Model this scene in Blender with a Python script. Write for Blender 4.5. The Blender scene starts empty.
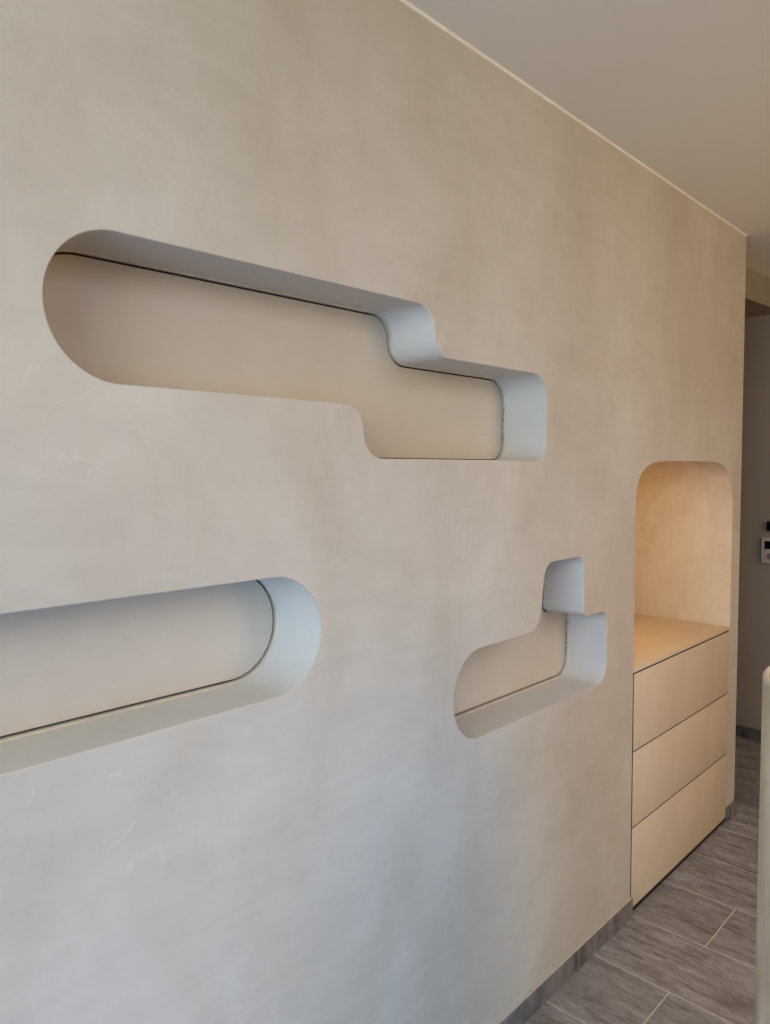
import bpy, bmesh, math, random
from mathutils import Vector, Matrix
from mathutils.geometry import delaunay_2d_cdt
random.seed(7)
C = bpy.context.scene.collection
CAMX, CAMZ = 1.0611, 1.5
HC = 2.482           # ceiling height
WEND = 3.297         # where the long wall ends
PI = math.pi

# ------------------------------------------------------------------ helpers
def lin(c):
    return tuple(((v/255)/12.92 if v/255 <= .04045 else ((v/255+.055)/1.055)**2.4) for v in c) + (1,)

def obj(name, bm, m=None, parent=None, smooth=None):
    me = bpy.data.meshes.new(name)
    bmesh.ops.recalc_face_normals(bm, faces=bm.faces) if smooth != 'keep' else None
    bm.to_mesh(me); bm.free()
    o = bpy.data.objects.new(name, me); C.objects.link(o)
    if m: me.materials.append(m)
    if parent: o.parent = parent
    if smooth and smooth != 'keep':
        for p in me.polygons: p.use_smooth = True
        me.set_sharp_from_angle(angle=math.radians(35))
    return o

def thing(name, label, cat, loc=(0, 0, 0), group=None):
    o = bpy.data.objects.new(name, None); C.objects.link(o)
    o.empty_display_size = .05
    o.location = loc; o['label'] = label; o['category'] = cat
    if group: o['group'] = group
    return o

def struct(name, bm, m, smooth=None, label=None):
    o = obj(name, bm, m, None, smooth); o['kind'] = 'structure'
    if label: o['label'] = label
    return o

def box(bm, x0, x1, y0, y1, z0, z1, bev=0, seg=2):
    g = bmesh.ops.create_cube(bm, size=1)
    vs = g['verts']
    for v in vs:
        v.co = Vector(((x0+x1)/2+v.co.x*(x1-x0), (y0+y1)/2+v.co.y*(y1-y0), (z0+z1)/2+v.co.z*(z1-z0)))
    if bev:
        es = list({e for v in vs for e in v.link_edges})
        bmesh.ops.bevel(bm, geom=es, offset=bev, segments=seg, profile=.5, affect='EDGES')
    return bm

def local(bm, loc):
    bmesh.ops.translate(bm, verts=bm.verts, vec=-Vector(loc)); return bm

def rounded(pts, step=.006):
    """pts: list of (y, z, radius). Counter-clockwise or clockwise closed outline, corners replaced by arcs."""
    out = []; n = len(pts)
    for i in range(n):
        p = Vector(pts[i][:2]); r = pts[i][2]
        a = Vector(pts[i-1][:2]); b = Vector(pts[(i+1) % n][:2])
        d1 = (a-p).normalized(); d2 = (b-p).normalized()
        if r <= 0: out.append(p.copy()); continue
        ang = d1.angle(d2)
        t = r/math.tan(ang/2)
        c = p+(d1+d2).normalized()*(r/math.sin(ang/2))
        s = p+d1*t; e = p+d2*t
        a0 = math.atan2(s.y-c.y, s.x-c.x); a1 = math.atan2(e.y-c.y, e.x-c.x)
        da = (a1-a0+PI) % (2*PI)-PI
        k = max(6, int(abs(da)*r/step))
        for j in range(k+1):
            th = a0+da*j/k
            out.append(c+Vector((math.cos(th), math.sin(th)))*r)
    res = [out[0]]
    for p in out[1:]:
        if (p-res[-1]).length > 1e-4: res.append(p)
    if (res[0]-res[-1]).length < 1e-4: res.pop()
    return res

def area(P): return sum(P[i-1].x*P[i].y-P[i].x*P[i-1].y for i in range(len(P)))/2
def ccw(P): return P if area(P) > 0 else P[::-1]
def offset(P, e):
    """positive e grows a ccw outline"""
    n = len(P); o = []
    for i in range(n):
        d1 = (P[i]-P[i-1]).normalized(); d2 = (P[(i+1) % n]-P[i]).normalized()
        n1 = Vector((d1.y, -d1.x)); n2 = Vector((d2.y, -d2.x))
        m = (n1+n2).normalized()
        o.append(P[i]+m*(e/max(.35, m.dot(n1))))
    return o
def inside(P, q):
    r = False; n = len(P)
    for i in range(n):
        a, b = P[i-1], P[i]
        if (a.y > q.y) != (b.y > q.y) and q.x < (b.x-a.x)*(q.y-a.y)/(b.y-a.y)+a.x: r = not r
    return r
def fill_poly(bm, loops3):
    """flat face at constant x; the first loop is the outline, the others are holes"""
    if len(loops3) == 1:
        bm.faces.new([bm.verts.new(p) for p in loops3[0]]); return
    L2 = [[Vector((p.y, p.z)) for p in L] for L in loops3]; x = loops3[0][0].x
    pts = [p for L in L2 for p in L]; edges = []; k = 0
    for L in L2:
        edges += [(k+i, k+(i+1) % len(L)) for i in range(len(L))]; k += len(L)
    V, E_, F, *_ = delaunay_2d_cdt(pts, edges, [], 0, 1e-6)
    nv = [bm.verts.new((x, v.x, v.y)) for v in V]
    for f in F:
        c = sum((V[i] for i in f), Vector((0, 0)))/len(f)
        if inside(L2[0], c) and not any(inside(h, c) for h in L2[1:]): bm.faces.new([nv[i] for i in f])
def loft(bm, rings, closed=True):
    R = [[bm.verts.new(p) for p in ring] for ring in rings]
    n = len(R[0])
    for a, b in zip(R[:-1], R[1:]):
        for i in range(n if closed else n-1):
            j = (i+1) % n
            bm.faces.new((a[i], a[j], b[j], b[i]))
    return R

# ------------------------------------------------------------------ node helpers
class M:
    def __init__(s, name):
        s.m = bpy.data.materials.new(name); s.m.use_nodes = True
        s.t = s.m.node_tree; s.b = s.t.nodes['Principled BSDF']
        s.co = s.n('ShaderNodeTexCoord').outputs['Object']
    def n(s, typ, **kw):
        x = s.t.nodes.new(typ)
        for k, v in kw.items(): setattr(x, k, v)
        return x
    def link(s, a, b): s.t.links.new(a, b)
    def mapping(s, scale=(1, 1, 1), rot=(0, 0, 0), loc=(0, 0, 0), src=None):
        x = s.n('ShaderNodeMapping'); x.inputs['Scale'].default_value = scale
        x.inputs['Rotation'].default_value = rot; x.inputs['Location'].default_value = loc
        s.link(src or s.co, x.inputs['Vector']); return x.outputs[0]
    def noise(s, vec, scale, detail=4, rough=.55, dist=0):
        x = s.n('ShaderNodeTexNoise'); s.link(vec, x.inputs['Vector'])
        x.inputs['Scale'].default_value = scale; x.inputs['Detail'].default_value = detail
        x.inputs['Roughness'].default_value = rough; x.inputs['Distortion'].default_value = dist
        return x.outputs['Fac']
    def ramp(s, fac, stops):
        x = s.n('ShaderNodeValToRGB'); e = x.color_ramp.elements
        while len(e) < len(stops): e.new(.5)
        for q, (p, c) in zip(e, stops):
            q.position = p; q.color = c if len(c) == 4 else lin(c)
        s.link(fac, x.inputs[0]); return x.outputs[0]
    def mix(s, a, b, fac, mode='MIX'):
        x = s.n('ShaderNodeMix', data_type='RGBA', blend_type=mode)
        for sock, v in ((x.inputs[0], fac), (x.inputs[6], a), (x.inputs[7], b)):
            if isinstance(v, (int, float, tuple)): sock.default_value = v
            else: s.link(v, sock)
        return x.outputs[2]
    def math(s, op, a, b=0.0, c=None):
        x = s.n('ShaderNodeMath', operation=op)
        for i, v in enumerate((a, b) if c is None else (a, b, c)):
            if isinstance(v, (int, float)): x.inputs[i].default_value = v
            else: s.link(v, x.inputs[i])
        return x.outputs[0]
    def bump(s, h, strength=.1, dist=.01):
        x = s.n('ShaderNodeBump'); x.inputs['Strength'].default_value = strength
        x.inputs['Distance'].default_value = dist; s.link(h, x.inputs['Height'])
        s.link(x.outputs[0], s.b.inputs['Normal'])
    def out(s, col=None, rough=.5, spec=.5, metal=0):
        if col is not None:
            if isinstance(col, tuple): s.b.inputs['Base Color'].default_value = col if len(col) == 4 else lin(col)
            else: s.link(col, s.b.inputs['Base Color'])
        if isinstance(rough, (int, float)): s.b.inputs['Roughness'].default_value = rough
        else: s.link(rough, s.b.inputs['Roughness'])
        s.b.inputs['Specular IOR Level'].default_value = spec
        s.b.inputs['Metallic'].default_value = metal
        return s.m

def plaster(name, base, dark, light, streak=.5, rough=.5):
    """trowelled mineral plaster: broad clouds, arcs of the trowel, fine pale scratches"""
    k = M(name)
    cloud = k.noise(k.mapping((1, 1.2, .75)), 2.4, 6, .62, .5)
    c = k.ramp(cloud, [(.3, dark), (.5, base), (.72, light)])
    v2 = k.mapping((3.2, 1.0, 3.2), (.5, .2, .3))
    sm = k.noise(v2, 4.5, 6, .62, 1.2)
    c = k.mix(c, k.ramp(sm, [(.38, (120, 108, 92)), (.6, (226, 216, 200))]), .028*streak, 'OVERLAY')
    # thin pale trowel scratches: narrow band of a stretched distorted noise
    v3 = k.mapping((6, 1.6, 1.1), (.7, .1, .2))
    s3 = k.noise(v3, 2.6, 3, .5, 1.6)
    d = k.math('ABSOLUTE', k.math('SUBTRACT', s3, .5))
    line = k.math('LESS_THAN', d, .0022)
    m3 = k.noise(k.co, 3.1, 2, .5)
    line = k.math('MULTIPLY', line, k.math('GREATER_THAN', m3, .56))
    c = k.mix(c, lin((222, 212, 196)), k.math('MULTIPLY', line, .14*streak))
    k.bump(k.math('ADD', k.noise(k.co, 9, 6, .6, .6), k.math('MULTIPLY', sm, .6)), .10, .02)
    return k.out(c, rough, .35)

mWall = plaster('wall_plaster', (193, 182, 169), (185, 172, 156), (201, 192, 181), 1.6, .45)
mNiche = plaster('niche_plaster', (203, 197, 189), (199, 193, 184), (207, 202, 195), .4, .5)
mPanel = plaster('niche_back_plaster', (192, 178, 161), (188, 173, 155), (196, 183, 167), .7, .52)
mAlc = plaster('alcove_plaster', (209, 191, 168), (199, 180, 155), (218, 202, 181), 2.2, .5)
mDraw = plaster('drawer_plaster', (208, 187, 162), (204, 182, 156), (213, 194, 170), .7, .5)

k = M('ceiling_paint')
k.bump(k.noise(k.co, 60, 3), .03, .003)
mCeil = k.out((238, 229, 217), .8, .2)
k = M('caulk')
mCaulk = k.out(k.ramp(k.noise(k.co, 30), [(.3, (178, 168, 154)), (.7, (196, 186, 172))]), .6, .3)
k = M('caulk_pale')
mCaulk2 = k.out(k.ramp(k.noise(k.co, 30), [(.3, (236, 226, 208)), (.7, (250, 242, 228))]), .6, .3)
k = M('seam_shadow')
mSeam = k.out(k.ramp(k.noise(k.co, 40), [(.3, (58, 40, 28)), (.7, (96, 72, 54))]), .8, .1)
k = M('seam_bead')
mBead = k.out(k.ramp(k.noise(k.co, 25, 4), [(.3, (184, 168, 148)), (.7, (204, 190, 172))]), .5, .4)
k = M('hall_paint')
k.bump(k.noise(k.co, 50, 4), .04, .003)
mHall = k.out(k.ramp(k.noise(k.co, 1.5, 3), [(.3, (140, 126, 115)), (.7, (150, 136, 126))]), .6, .3)
k = M('bulkhead_paint')
mBulk = k.out(k.ramp(k.noise(k.co, 3, 3), [(.3, (150, 138, 124)), (.7, (160, 148, 134))]), .6, .3)
k = M('beam_underside_shade')
mUnder = k.out(k.ramp(k.noise(k.co, 1.5, 3), [(.3, (150, 134, 120)), (.7, (158, 142, 128))]), .7, .2)  # tone of the beam underside, with its shade put into the colour
k = M('cabinet_carcass')
mDark = k.out(k.ramp(k.noise(k.co, 20, 3), [(.3, (42, 33, 26)), (.7, (56, 44, 35))]), .7, .2)

# stone-look porcelain: planks across the room, half-bond, pale grout
def planks(name, rows_y0, row, length, x_even, grout=.0026, axis='floor', tint=1.0):
    k = M(name)
    sep = k.n('ShaderNodeSeparateXYZ'); k.link(k.co, sep.inputs[0])
    X, Y, Z = sep.outputs
    if axis == 'floor': U, V = X, Y
    elif axis == 'wall': U, V = Z, Y       # baseboard running along Y
    else: U, V = Z, X                      # baseboard running along X
    v = k.math('DIVIDE', k.math('SUBTRACT', V, rows_y0), row)
    ri = k.math('FLOOR', v); fv = k.math('FRACT', v)
    par = k.math('MODULO', k.math('ABSOLUTE', ri), 2.0)
    u = k.math('ADD', k.math('DIVIDE', k.math('SUBTRACT', U, x_even), length), k.math('MULTIPLY', par, .5))
    ui = k.math('FLOOR', u); fu = k.math('FRACT', u)
    cell = k.n('ShaderNodeCombineXYZ'); k.link(ui, cell.inputs[0]); k.link(ri, cell.inputs[1])
    wn = k.n('ShaderNodeTexWhiteNoise', noise_dimensions='2D'); k.link(cell.outputs[0], wn.inputs['Vector'])
    # texture space slides from plank to plank
    add = k.n('ShaderNodeVectorMath', operation='MULTIPLY_ADD')
    k.link(wn.outputs['Color'], add.inputs[0]); add.inputs[1].default_value = (7, 7, 7); k.link(k.co, add.inputs[2])
    sc = {'floor': (1.5, 8, 1), 'wall': (1, 3.5, 1.5), 'hall': (9, 1, 1.5)}[axis]
    vv = k.mapping(sc, src=add.outputs[0])
    n1 = k.noise(vv, 2.0, 10, .78, .5)
    vv2 = k.mapping(tuple(a*b for a, b in zip(sc, (5, 2.6, 3))), src=add.outputs[0])
    n2 = k.noise(vv2, 3.0, 8, .75, .2)
    T = lambda c: tuple(x*tint*q for x, q in zip(c, (1.06, 1.10, 1.16)))
    col = k.ramp(n1, [(.34, T((84, 71, 61))), (.46, T((116, 103, 94))), (.56, T((144, 132, 122))), (.70, T((180, 168, 156)))])
    col = k.mix(col, k.ramp(n2, [(.3, T((86, 73, 64))), (.5, T((132, 121, 113))), (.75, T((190, 179, 169)))]), .45)
    shade = k.math('ADD', .86, k.math('MULTIPLY', wn.outputs['Value'], .24))
    cs = k.n('ShaderNodeCombineXYZ')
    for i in range(3): k.link(shade, cs.inputs[i])
    col = k.mix(col, cs.outputs[0], 1.0, 'MULTIPLY')
    # dark worn veins
    vn = k.noise(k.mapping(tuple(a*b for a, b in zip(sc, (1.5, 2.2, 1))), src=add.outputs[0]), 2.2, 6, .7, .4)
    vm = k.ramp(vn, [(.57, (0, 0, 0)), (.65, (255, 255, 255))])
    col = k.mix(col, lin(T((82, 66, 54))), k.math('MULTIPLY', vm, .8))
    ev = k.math('MULTIPLY', k.math('MINIMUM', fv, k.math('SUBTRACT', 1.0, fv)), row)
    eu = k.math('MULTIPLY', k.math('MINIMUM', fu, k.math('SUBTRACT', 1.0, fu)), length)
    e = k.math('MINIMUM', ev, eu) if axis == 'floor' else ev
    g = k.math('LESS_THAN', e, grout/2)
    col = k.mix(col, lin((212, 205, 197) if axis == 'floor' else (150, 140, 130)), g)
    h = k.math('SUBTRACT', k.math('MULTIPLY', n1, .25), g)
    k.bump(h, .25, .002)
    return k.out(col, k.math('ADD', .42, k.math('MULTIPLY', g, .3)), .4)

mFloor = planks('stone_plank_tile', 2.020, .2755, .55, -.029)
mBase = planks('stone_skirting_tile', 2.030, .245, .55, -.3, .0045, 'wall', .84)
mBaseH = planks('stone_skirting_tile_hall', .1, .5, .55, -.3, .0022, 'hall', .62)

k = M('travertine')
n1 = k.noise(k.mapping((3, 3, 1.0)), 4, 8, .65, .5)
col = k.ramp(n1, [(.3, (168, 148, 124)), (.5, (192, 172, 147)), (.7, (208, 190, 168))])
vo = k.n('ShaderNodeTexVoronoi'); vo.inputs['Scale'].default_value = 60
k.link(k.mapping((1, 1, .7)), vo.inputs['Vector'])
pm = k.math('MULTIPLY', k.math('LESS_THAN', vo.outputs['Distance'], .17), k.math('GREATER_THAN', k.noise(k.co, 14, 3), .56))
col = k.mix(col, lin((92, 80, 66)), k.math('MULTIPLY', pm, .75))
k.bump(k.math('SUBTRACT', n1, pm), .35, .003)
mTrav = k.out(col, .55, .4)
k = M('pale_rim')
mRim = k.out(k.ramp(k.noise(k.co, 30, 4), [(.3, (192, 174, 150)), (.7, (208, 192, 170))]), .45, .4)
k = M('inner_brown')
mInner = k.out(k.ramp(k.noise(k.co, 12, 4), [(.3, (140, 104, 84)), (.7, (170, 130, 106))]), .6, .3)

def plain(name, c, rough=.5, spec=.5, metal=0):
    k = M(name); k.bump(k.noise(k.co, 200, 2), .02, .001)
    return k.out(c, rough, spec, metal)
mPlas = plain('light_grey_plastic', (178, 166, 162), .4)
mPlas2 = plain('grey_button', (112, 100, 98), .4)
mBlk = plain('black_glass', (12, 12, 14), .12)
mBlkM = plain('black_plastic', (20, 19, 19), .35)
k = M('warm_led')
k.b.inputs['Emission Color'].default_value = lin((255, 170, 84)); k.b.inputs['Emission Strength'].default_value = 6
mLed = k.out((255, 210, 150), .5)

# ------------------------------------------------------------------ outlines on the wall (y, z, radius)
OA = [(.416, 1.8610, .112), (1.265, 1.8675, .055), (1.268, 1.7585, .050), (1.738, 1.7585, .062),
      (1.736, 1.5285, .052), (1.040, 1.5285, .055), (1.046, 1.6370, .050), (.416, 1.6350, .112)]
OB = [(-.62, 1.3085, .110), (.921, 1.3085, .109), (.921, 1.0865, .109), (-.62, 1.0865, .110)]
OC = [(1.738, 1.2490, .052), (1.949, 1.2490, .032), (1.953, 1.0655, .030), (2.100, 1.0655, .036),
      (2.098, .8420, .062), (1.337, .8420, .105), (1.337, 1.0655, .108), (1.712, 1.0655, .062)]
OA, OB, OC = [ccw(rounded(o)) for o in (OA, OB, OC)]
DY0, DY1, DZ = 2.288, 3.199, 1.535
ED = .0022            # soft plaster edge radius
DEPTH = .142
PT = .095             # thickness of the wall skin in front of the alcove

def P3(P, x): return [Vector((x, p.x, p.y)) for p in P]

# ------------------------------------------------------------------ long plaster wall (the setting)
YW0 = -2.2
arch = [Vector(p) for p in [(DY0, 0)]]
ctrl = [(DY0, 1.25), (DY0, 1.34), (2.2890, 1.400), (2.2985, 1.450), (2.333, 1.494), (2.396, 1.521), (2.477, 1.532), (2.58, DZ), (2.70, DZ),
        (2.84, DZ), (2.93, DZ), (3.000, 1.5325), (3.065, 1.522), (3.135, 1.493), (3.173, 1.450), (3.192, 1.400), (DY1, 1.33), (DY1, 1.25)]
arch_top = []
for i in range(1, len(ctrl)-2):
    p0, p1, p2, p3 = [Vector(q) for q in ctrl[i-1:i+3]]
    for j in range(6):
        u = j/6
        arch_top.append(.5*((2*p1)+(p2-p0)*u+(2*p0-5*p1+4*p2-p3)*u*u+(3*p1-p0-3*p2+p3)*u**3))
arch_top.append(Vector(ctrl[-2]))
outer = [Vector((YW0, 0)), Vector((YW0, HC)), Vector((WEND, HC)), Vector((WEND, 0)), Vector((DY1, 0))]
outer += [Vector(p) for p in arch_top[::-1]]
outer += [Vector((DY0, 0))]
holes = [offset(o, ED) for o in (OA, OB, OC)]
bm = bmesh.new()
fill_poly(bm, [P3(outer, 0)]+[P3(h, 0) for h in holes])
for f in bm.faces:
    f.normal_update()
    if f.normal.x < 0: f.normal_flip()
# arch reveal through the wall skin
op = [Vector((DY0, 0))]+arch_top+[Vector((DY1, 0))]
R = loft(bm, [[Vector((0, p.x, p.y)) for p in op], [Vector((-PT, p.x, p.y)) for p in op]], closed=False)
for f in bm.faces:
    if abs(f.normal.x) < .5: f.smooth = True; f.material_index = 1
# edges of the wall skin; its back is closed by the linings of the recesses
for quad in [((0, WEND, 0), (-PT, WEND, 0), (-PT, WEND, HC), (0, WEND, HC)),
             ((0, YW0, 0), (-PT, YW0, 0), (-PT, YW0, HC), (0, YW0, HC))]:
    bm.faces.new([bm.verts.new(q) for q in quad])
fill_poly(bm, [P3(outer, -PT)]+[P3(h, -PT) for h in holes])
wall = struct('wall_left', bm, mWall, 'keep', 'long trowelled beige plaster wall')
wall.data.materials.append(mAlc)

bm = bmesh.new(); box(bm, -.56, -PT, WEND-.09, WEND, 0, HC)
struct('wall_end', bm, mWall, label='return of the plaster wall into the hall')

# ------------------------------------------------------------------ the three freeform wall niches
def niche(O, label, back_depth=DEPTH):
    cy = sum(p.x for p in O)/len(O); cz = min(p.y for p in O)
    loc = (0, cy, cz)
    t = thing('wall_niche', label, 'niche', loc, 'freeform recesses in the plaster wall')
    # soft lip + reveal
    rings = []
    for i in range(6):
        a = i/5*PI/2
        rings.append(P3(offset(O, ED*(1-math.sin(a))), -ED*(1-math.cos(a))))
    for x in (-.02, -.06, -.10, -back_depth+.004, -back_depth-.012):
        rings.append(P3(O, x))
    bm = bmesh.new(); loft(bm, rings)
    bm.normal_update()
    for f in bm.faces:
        f.smooth = True
        if min(v.co.x for v in f.verts) > -ED-.0005: f.material_index = 1
    lo = obj('niche_lining', local(bm, loc), mNiche, t, 'keep')
    lo.data.materials.append(mWall)
    # sheet coloured dark as the shade of the gap behind the edge of the back panel
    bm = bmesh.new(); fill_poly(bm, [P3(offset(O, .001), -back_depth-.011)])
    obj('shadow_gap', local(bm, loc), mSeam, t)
    # back panel: slightly pillowed edge, slightly smaller than the opening
    rng = random.Random(int(cy*1000))
    bm = bmesh.new()
    e2 = offset(O, -.0052)
    rr = [P3(e2, -back_depth-.010), P3(e2, -back_depth-.0015), P3(offset(e2, -.0008), -back_depth-.0003)]
    Rr = loft(bm, rr)
    last = rr[-1]
    fill_poly(bm, [last])
    bmesh.ops.remove_doubles(bm, verts=bm.verts, dist=1e-6)
    for f in bm.faces: f.smooth = False
    obj('back_panel', local(bm, loc), mPanel, t)
    # raised plaster bead along the seam
    bm = bmesh.new(); prof = []
    r = .0038
    for i in range(6):
        a = PI*i/5
        prof.append(P3(offset(O, .0002-r*math.sin(a)*.9), -back_depth+.0060+r*1.5*math.cos(a)))
    loft(bm, prof)
    for f in bm.faces: f.smooth = True
    obj('seam_bead', local(bm, loc), mBead, t)
    # small dark nicks where the bead is broken (upright right-hand runs)
    for i, p in enumerate(O):
        q = O[(i+1) % len(O)]
        d = q-p
        if d.y > .03 and abs(d.x) < .03:          # straight upright run with the niche on its left
            s = .012
            while s < d.length-.008:
                pt = p+d.normalized()*s
                L = rng.uniform(.003, .008)
                n = Vector((d.y, -d.x)).normalized()
                c = pt-n*.0004
                x = -back_depth+rng.uniform(.001, .004)
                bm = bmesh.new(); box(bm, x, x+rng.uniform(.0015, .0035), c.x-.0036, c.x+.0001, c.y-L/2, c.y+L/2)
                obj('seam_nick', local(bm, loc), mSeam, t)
                s += rng.uniform(.010, .022)
    return t

niche(OA, 'large upper wall niche with rounded left end and stepped right end')
niche(OB, 'lower left pill shaped wall niche running out past the left edge of the photo')
niche(OC, 'small lower right wall niche with upright notch rising at its right end')

# ------------------------------------------------------------------ lit arched alcove above the drawers
AD = .47; AZ = 1.66
t = thing('arched_alcove', 'tall arched alcove with warm hidden light above the built in drawers', 'alcove', (0, (DY0+DY1)/2, .842))
loc = t.location.copy()
bm = bmesh.new()
a, b = DY0-.0005, DY1+.0005
for quad in [((-PT, a, .80), (-AD, a, .80), (-AD, a, AZ), (-PT, a, AZ)),
             ((-PT, b, .80), (-AD, b, .80), (-AD, b, AZ), (-PT, b, AZ)),
             ((-AD, a, .80), (-AD, b, .80), (-AD, b, AZ), (-AD, a, AZ)),
             ((-PT, a, AZ), (-AD, a, AZ), (-AD, b, AZ), (-PT, b, AZ))]:
    bm.faces.new([bm.verts.new(q) for q in quad])
bmesh.ops.remove_doubles(bm, verts=bm.verts, dist=1e-5)
obj('alcove_lining', local(bm, loc), mAlc, t)
bm = bmesh.new(); box(bm, -.44, -.425, DY0+.04, DY1-.30, AZ-.012, AZ-.0005, .002)
obj('light_strip', local(bm, loc), mLed, t)

# ------------------------------------------------------------------ built in drawer unit
CZ = .842
d = thing('drawer_unit', 'built in unit of three handleless beige drawers under a pale top', 'drawers', (0, (DY0+DY1)/2, 0))
loc = d.location.copy()
bm = bmesh.new()
y0, y1 = DY0+.004, DY1-.003
box(bm, -.46, -.024, y0+.001, y1-.001, .03, .826, .001)
box(bm, -.46, -.003, y0+.001, y1-.001, .0, .016)  # dark block that paints the shadow line under the drawers
obj('carcass', local(bm, loc), mDark, d)
bm = bmesh.new(); box(bm, -AD+.002, .001, DY0+.0012, DY1-.001, CZ-.0125, CZ, .0012)
obj('countertop', local(bm, loc), mDraw, d, True)
for z0, z1 in [(.5620, .8245), (.3005, .5585), (.0185, .2970)]:
    bm = bmesh.new(); box(bm, -.022, .0, y0+.0035, y1-.0008, z0, z1, .0012)
    dr = obj('drawer', local(bm, loc), mDraw, d, True)
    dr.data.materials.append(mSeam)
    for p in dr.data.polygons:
        if p.normal.z > .8 or p.normal.y < -.8: p.material_index = 1  # top and left faces coloured dark to stand for shade in the gaps

# ------------------------------------------------------------------ floor, ceiling, skirting, hall
HY = 4.298            # end wall of the hall
bm = bmesh.new(); box(bm, -1.6, 4.2, -2.4, HY+.1, -.05, 0)
struct('floor', bm, mFloor, label='grey brown stone look plank tiles')
bm = bmesh.new(); box(bm, -1.6, 4.2, -2.4, HY+.1, HC, HC+.05)
struct('ceiling', bm, mCeil, label='plain beige grey ceiling')

def skirting(x0, x1, ya, yb, h=.062):
    bm = bmesh.new(); box(bm, x0, x1, ya, yb, .0, h, .0015, 2); return bm
struct('baseboard_left', skirting(.0, .010, YW0, DY0+.002), mBase, 'keep', 'stone skirting along the plaster wall')
struct('baseboard_right', skirting(-.05, .010, DY1+.0, WEND+.010), mBase, 'keep', 'short stone skirting right of the drawers')
bm = bmesh.new(); box(bm, 0, .0075, YW0, DY0, .0615, .0640, .001)
struct('trim_1', bm, mCaulk, label='pale sealant line on top of the skirting')
bm = bmesh.new()
q = .005
loft(bm, [[Vector((.0, y, HC-q)), Vector((q, y, HC)), Vector((0, y, HC))] for y in (YW0, WEND)])
struct('trim_2', bm, mCaulk2, label='pale sealant line where wall meets ceiling')

bm = bmesh.new(); box(bm, -1.6, 4.2, HY, HY+.1, 0, HC)
struct('wall_back', bm, mHall, label='dark taupe end wall of the hall')
bm = bmesh.new(); box(bm, -1.6, 4.2, HY-.012, HY, 0, .064, .0015)
struct('baseboard_back', bm, mBaseH, label='dark stone skirting of the hall')
bm = bmesh.new(); box(bm, -1.7, -1.6, WEND-.6, HY+.1, 0, HC)
struct('wall_hall', bm, mHall)
# lowered beam running into the hall
bm = bmesh.new()
loft(bm, [[Vector((x, y, z)) for x, y in ((-.56, WEND), (-.205, WEND), (-.122, HY), (-.56, HY))] for z in (2.337, HC)])
bmesh.ops.holes_fill(bm, edges=bm.edges)
struct('trim_3', bm, mBulk, label='boxed beam under the hall ceiling').data.materials.append(mUnder)
for p in bpy.data.objects['trim_3'].data.polygons:
    if p.normal.z < -.5: p.material_index = 1

# ------------------------------------------------------------------ things on the hall wall
YF = HY-.0
t = thing('wall_controller', 'light grey wall controller with small black screen and round button', 'controller', (-.148, YF, .994))
loc = t.location.copy()
bm = bmesh.new(); box(bm, -.2055, -.090, YF-.022, YF, .994, 1.137, .004, 3)
obj('housing', local(bm, loc), mPlas, t, True)
bm = bmesh.new(); box(bm, -.188, -.108, YF-.0235, YF-.015, 1.073, 1.117, .002)
obj('screen', local(bm, loc), mBlk, t, True)
def disc(cx, cz, r, ya, yb, inner=None):
    bm = bmesh.new(); n = 32
    prof = [(r, yb), (r, ya+.001), (r-.001, ya), (r*.55, ya), (r*.5, ya+.0015), (0.0004, ya+.0015)]
    loft(bm, [[Vector((cx+q*math.cos(2*PI*i/n), y, cz+q*math.sin(2*PI*i/n))) for i in range(n)] for q, y in prof])
    return bm
obj('button', local(disc(-.160, 1.034, .0165, YF-.025, YF-.018), loc), mPlas2, t, True)
obj('button', local(disc(-.122, 1.034, .0165, YF-.025, YF-.018), loc), mPlas2, t, True)
t = thing('wall_sensor', 'small black sensor box on the hall wall above the grey controller', 'sensor', (-.15, YF, 1.17))
loc = t.location.copy()
bm = bmesh.new(); box(bm, -.1795, -.120, YF-.03, YF, 1.172, 1.225, .006, 3)
obj('casing', local(bm, loc), mBlkM, t, True)
bm = bmesh.new(); box(bm, -.165, -.135, YF-.0325, YF-.028, 1.185, 1.212, .003, 3)
obj('lens', local(bm, loc), mBlk, t, True)

# ------------------------------------------------------------------ round travertine pedestal at the right edge
r = .215; zt = 1.114; th = .0115
dx, dy = .625-CAMX, 1.5; L = math.hypot(dx, dy); dx /= L; dy /= L
cx, cy = .625+dy*r, 1.5-dx*r
t = thing('round_pedestal', 'round travertine pedestal with pale open rim cut off by the right edge', 'pedestal', (cx, cy, 0))
n = 96
def ring(rad, z): return [Vector((rad*math.cos(2*PI*i/n), rad*math.sin(2*PI*i/n), z)) for i in range(n)]
bm = bmesh.new()
loft(bm, [ring(r-.004, 0), ring(r, .004), ring(r, .3), ring(r, .7), ring(r, zt-.012), ring(r-.0015, zt-.010)])
obj('drum', bm, mTrav, t, True)
bm = bmesh.new(); prof = []
for i in range(13):
    a = PI*i/12
    prof.append(ring(r-th/2+th/2*math.cos(a), zt-.010+.008*math.sin(a)))
loft(bm, prof); obj('rim', bm, mRim, t, True)
bm = bmesh.new()
loft(bm, [ring(r-th, zt-.010), ring(r-th-.001, zt-.06), ring(r-th-.004, zt-.16), ring(r-.03, zt-.19), ring(.02, zt-.2), ring(.0005, zt-.2)])
obj('inner_bowl', bm, mInner, t, True)

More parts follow.
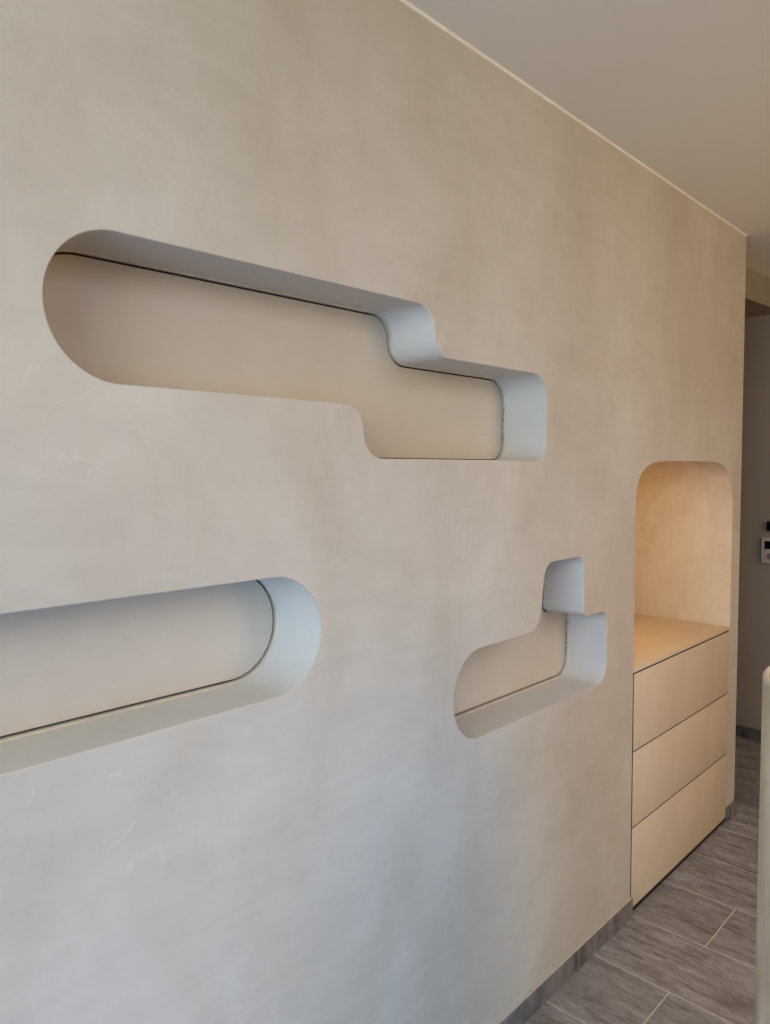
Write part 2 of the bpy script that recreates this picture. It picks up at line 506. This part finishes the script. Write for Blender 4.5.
# ------------------------------------------------------------------ light
def area_light(name, loc, target, size, size_y, power, col, spread=PI):
    l = bpy.data.lights.new(name, 'AREA'); l.shape = 'RECTANGLE'; l.size = size; l.size_y = size_y
    l.energy = power; l.color = col; l.spread = spread
    o = bpy.data.objects.new(name, l); C.objects.link(o)
    o.location = loc
    o.rotation_euler = (Vector(target)-Vector(loc)).to_track_quat('-Z', 'Y').to_euler()
    return o
LIGHTS = [  # name, place, aim, size, size, (r, g, b) radiant power, beam angle
    ('window_left', (1.0, -2.2, 1.1), (0, 1.5, .8), 1.6, 1.6, (13, 28, 50)),
    ('window_high', (1.6, -2.0, 1.95), (.2, 1.5, 1.4), 2.2, .9, (50, 51, 38.5)),
    ('room_right', (3.0, 2.6, 1.6), (0, 3.0, 1.3), 1.2, 1.6, (29, 20, 8)),
    ('blue_fill_left', (1.9, -1.0, 1.0), (0, .65, .6), 1.0, 1.0, (.3, .9, 3.0), 75),  # added narrow blue fill, cools the lower left wall
    ('ceiling_bounce', (2.0, 1.4, 2.40), (1.6, 1.4, 0), 2.2, 2.6, (40.5, 42.5, 53)),
    ('alcove_strip', (-.40, 2.55, AZ-.02), (-.36, 2.58, .8), .40, .05, (2.4, 1.62, .55)),
    ('blue_fill_low', (2.1, .3, .8), (0, 1.2, .35), 1.2, .8, (.8, 1.9, 3.0), 75),  # added unseen blue fill for the foot of the wall
]
WORLD = (.02, .018, .016)
for nm, loc, tgt, sx, sy, rgb, *sp in LIGHTS:
    m = max(rgb)
    if m > 0: area_light(nm, loc, tgt, sx, sy, m, tuple(c/m for c in rgb), math.radians(sp[0]) if sp else PI)
w = bpy.data.worlds.new('world'); bpy.context.scene.world = w; w.use_nodes = True
bg = w.node_tree.nodes['Background']; bg.inputs[0].default_value = WORLD+(1,); bg.inputs[1].default_value = 1.0

# ------------------------------------------------------------------ camera
cd = bpy.data.cameras.new('camera'); cam = bpy.data.objects.new('camera', cd); C.objects.link(cam)
rv = Vector((.72104234, .69287558, -.00462267)); uv = Vector((-.03457727, .04264456, .99849179)); fv = Vector((-.69202771, .71979502, -.05470628))
mt = Matrix((rv, uv, -fv)).transposed().to_4x4(); mt.translation = (CAMX, 0, CAMZ)
cam.matrix_world = mt
cd.sensor_fit = 'VERTICAL'; cd.sensor_height = 24; cd.sensor_width = 24; cd.lens = 24*728.845/1024
cd.clip_start = .02
bpy.context.scene.camera = cam
vs = bpy.context.scene.view_settings
vs.view_transform = 'Standard'; vs.look = 'None'; vs.exposure = 0; vs.gamma = 1
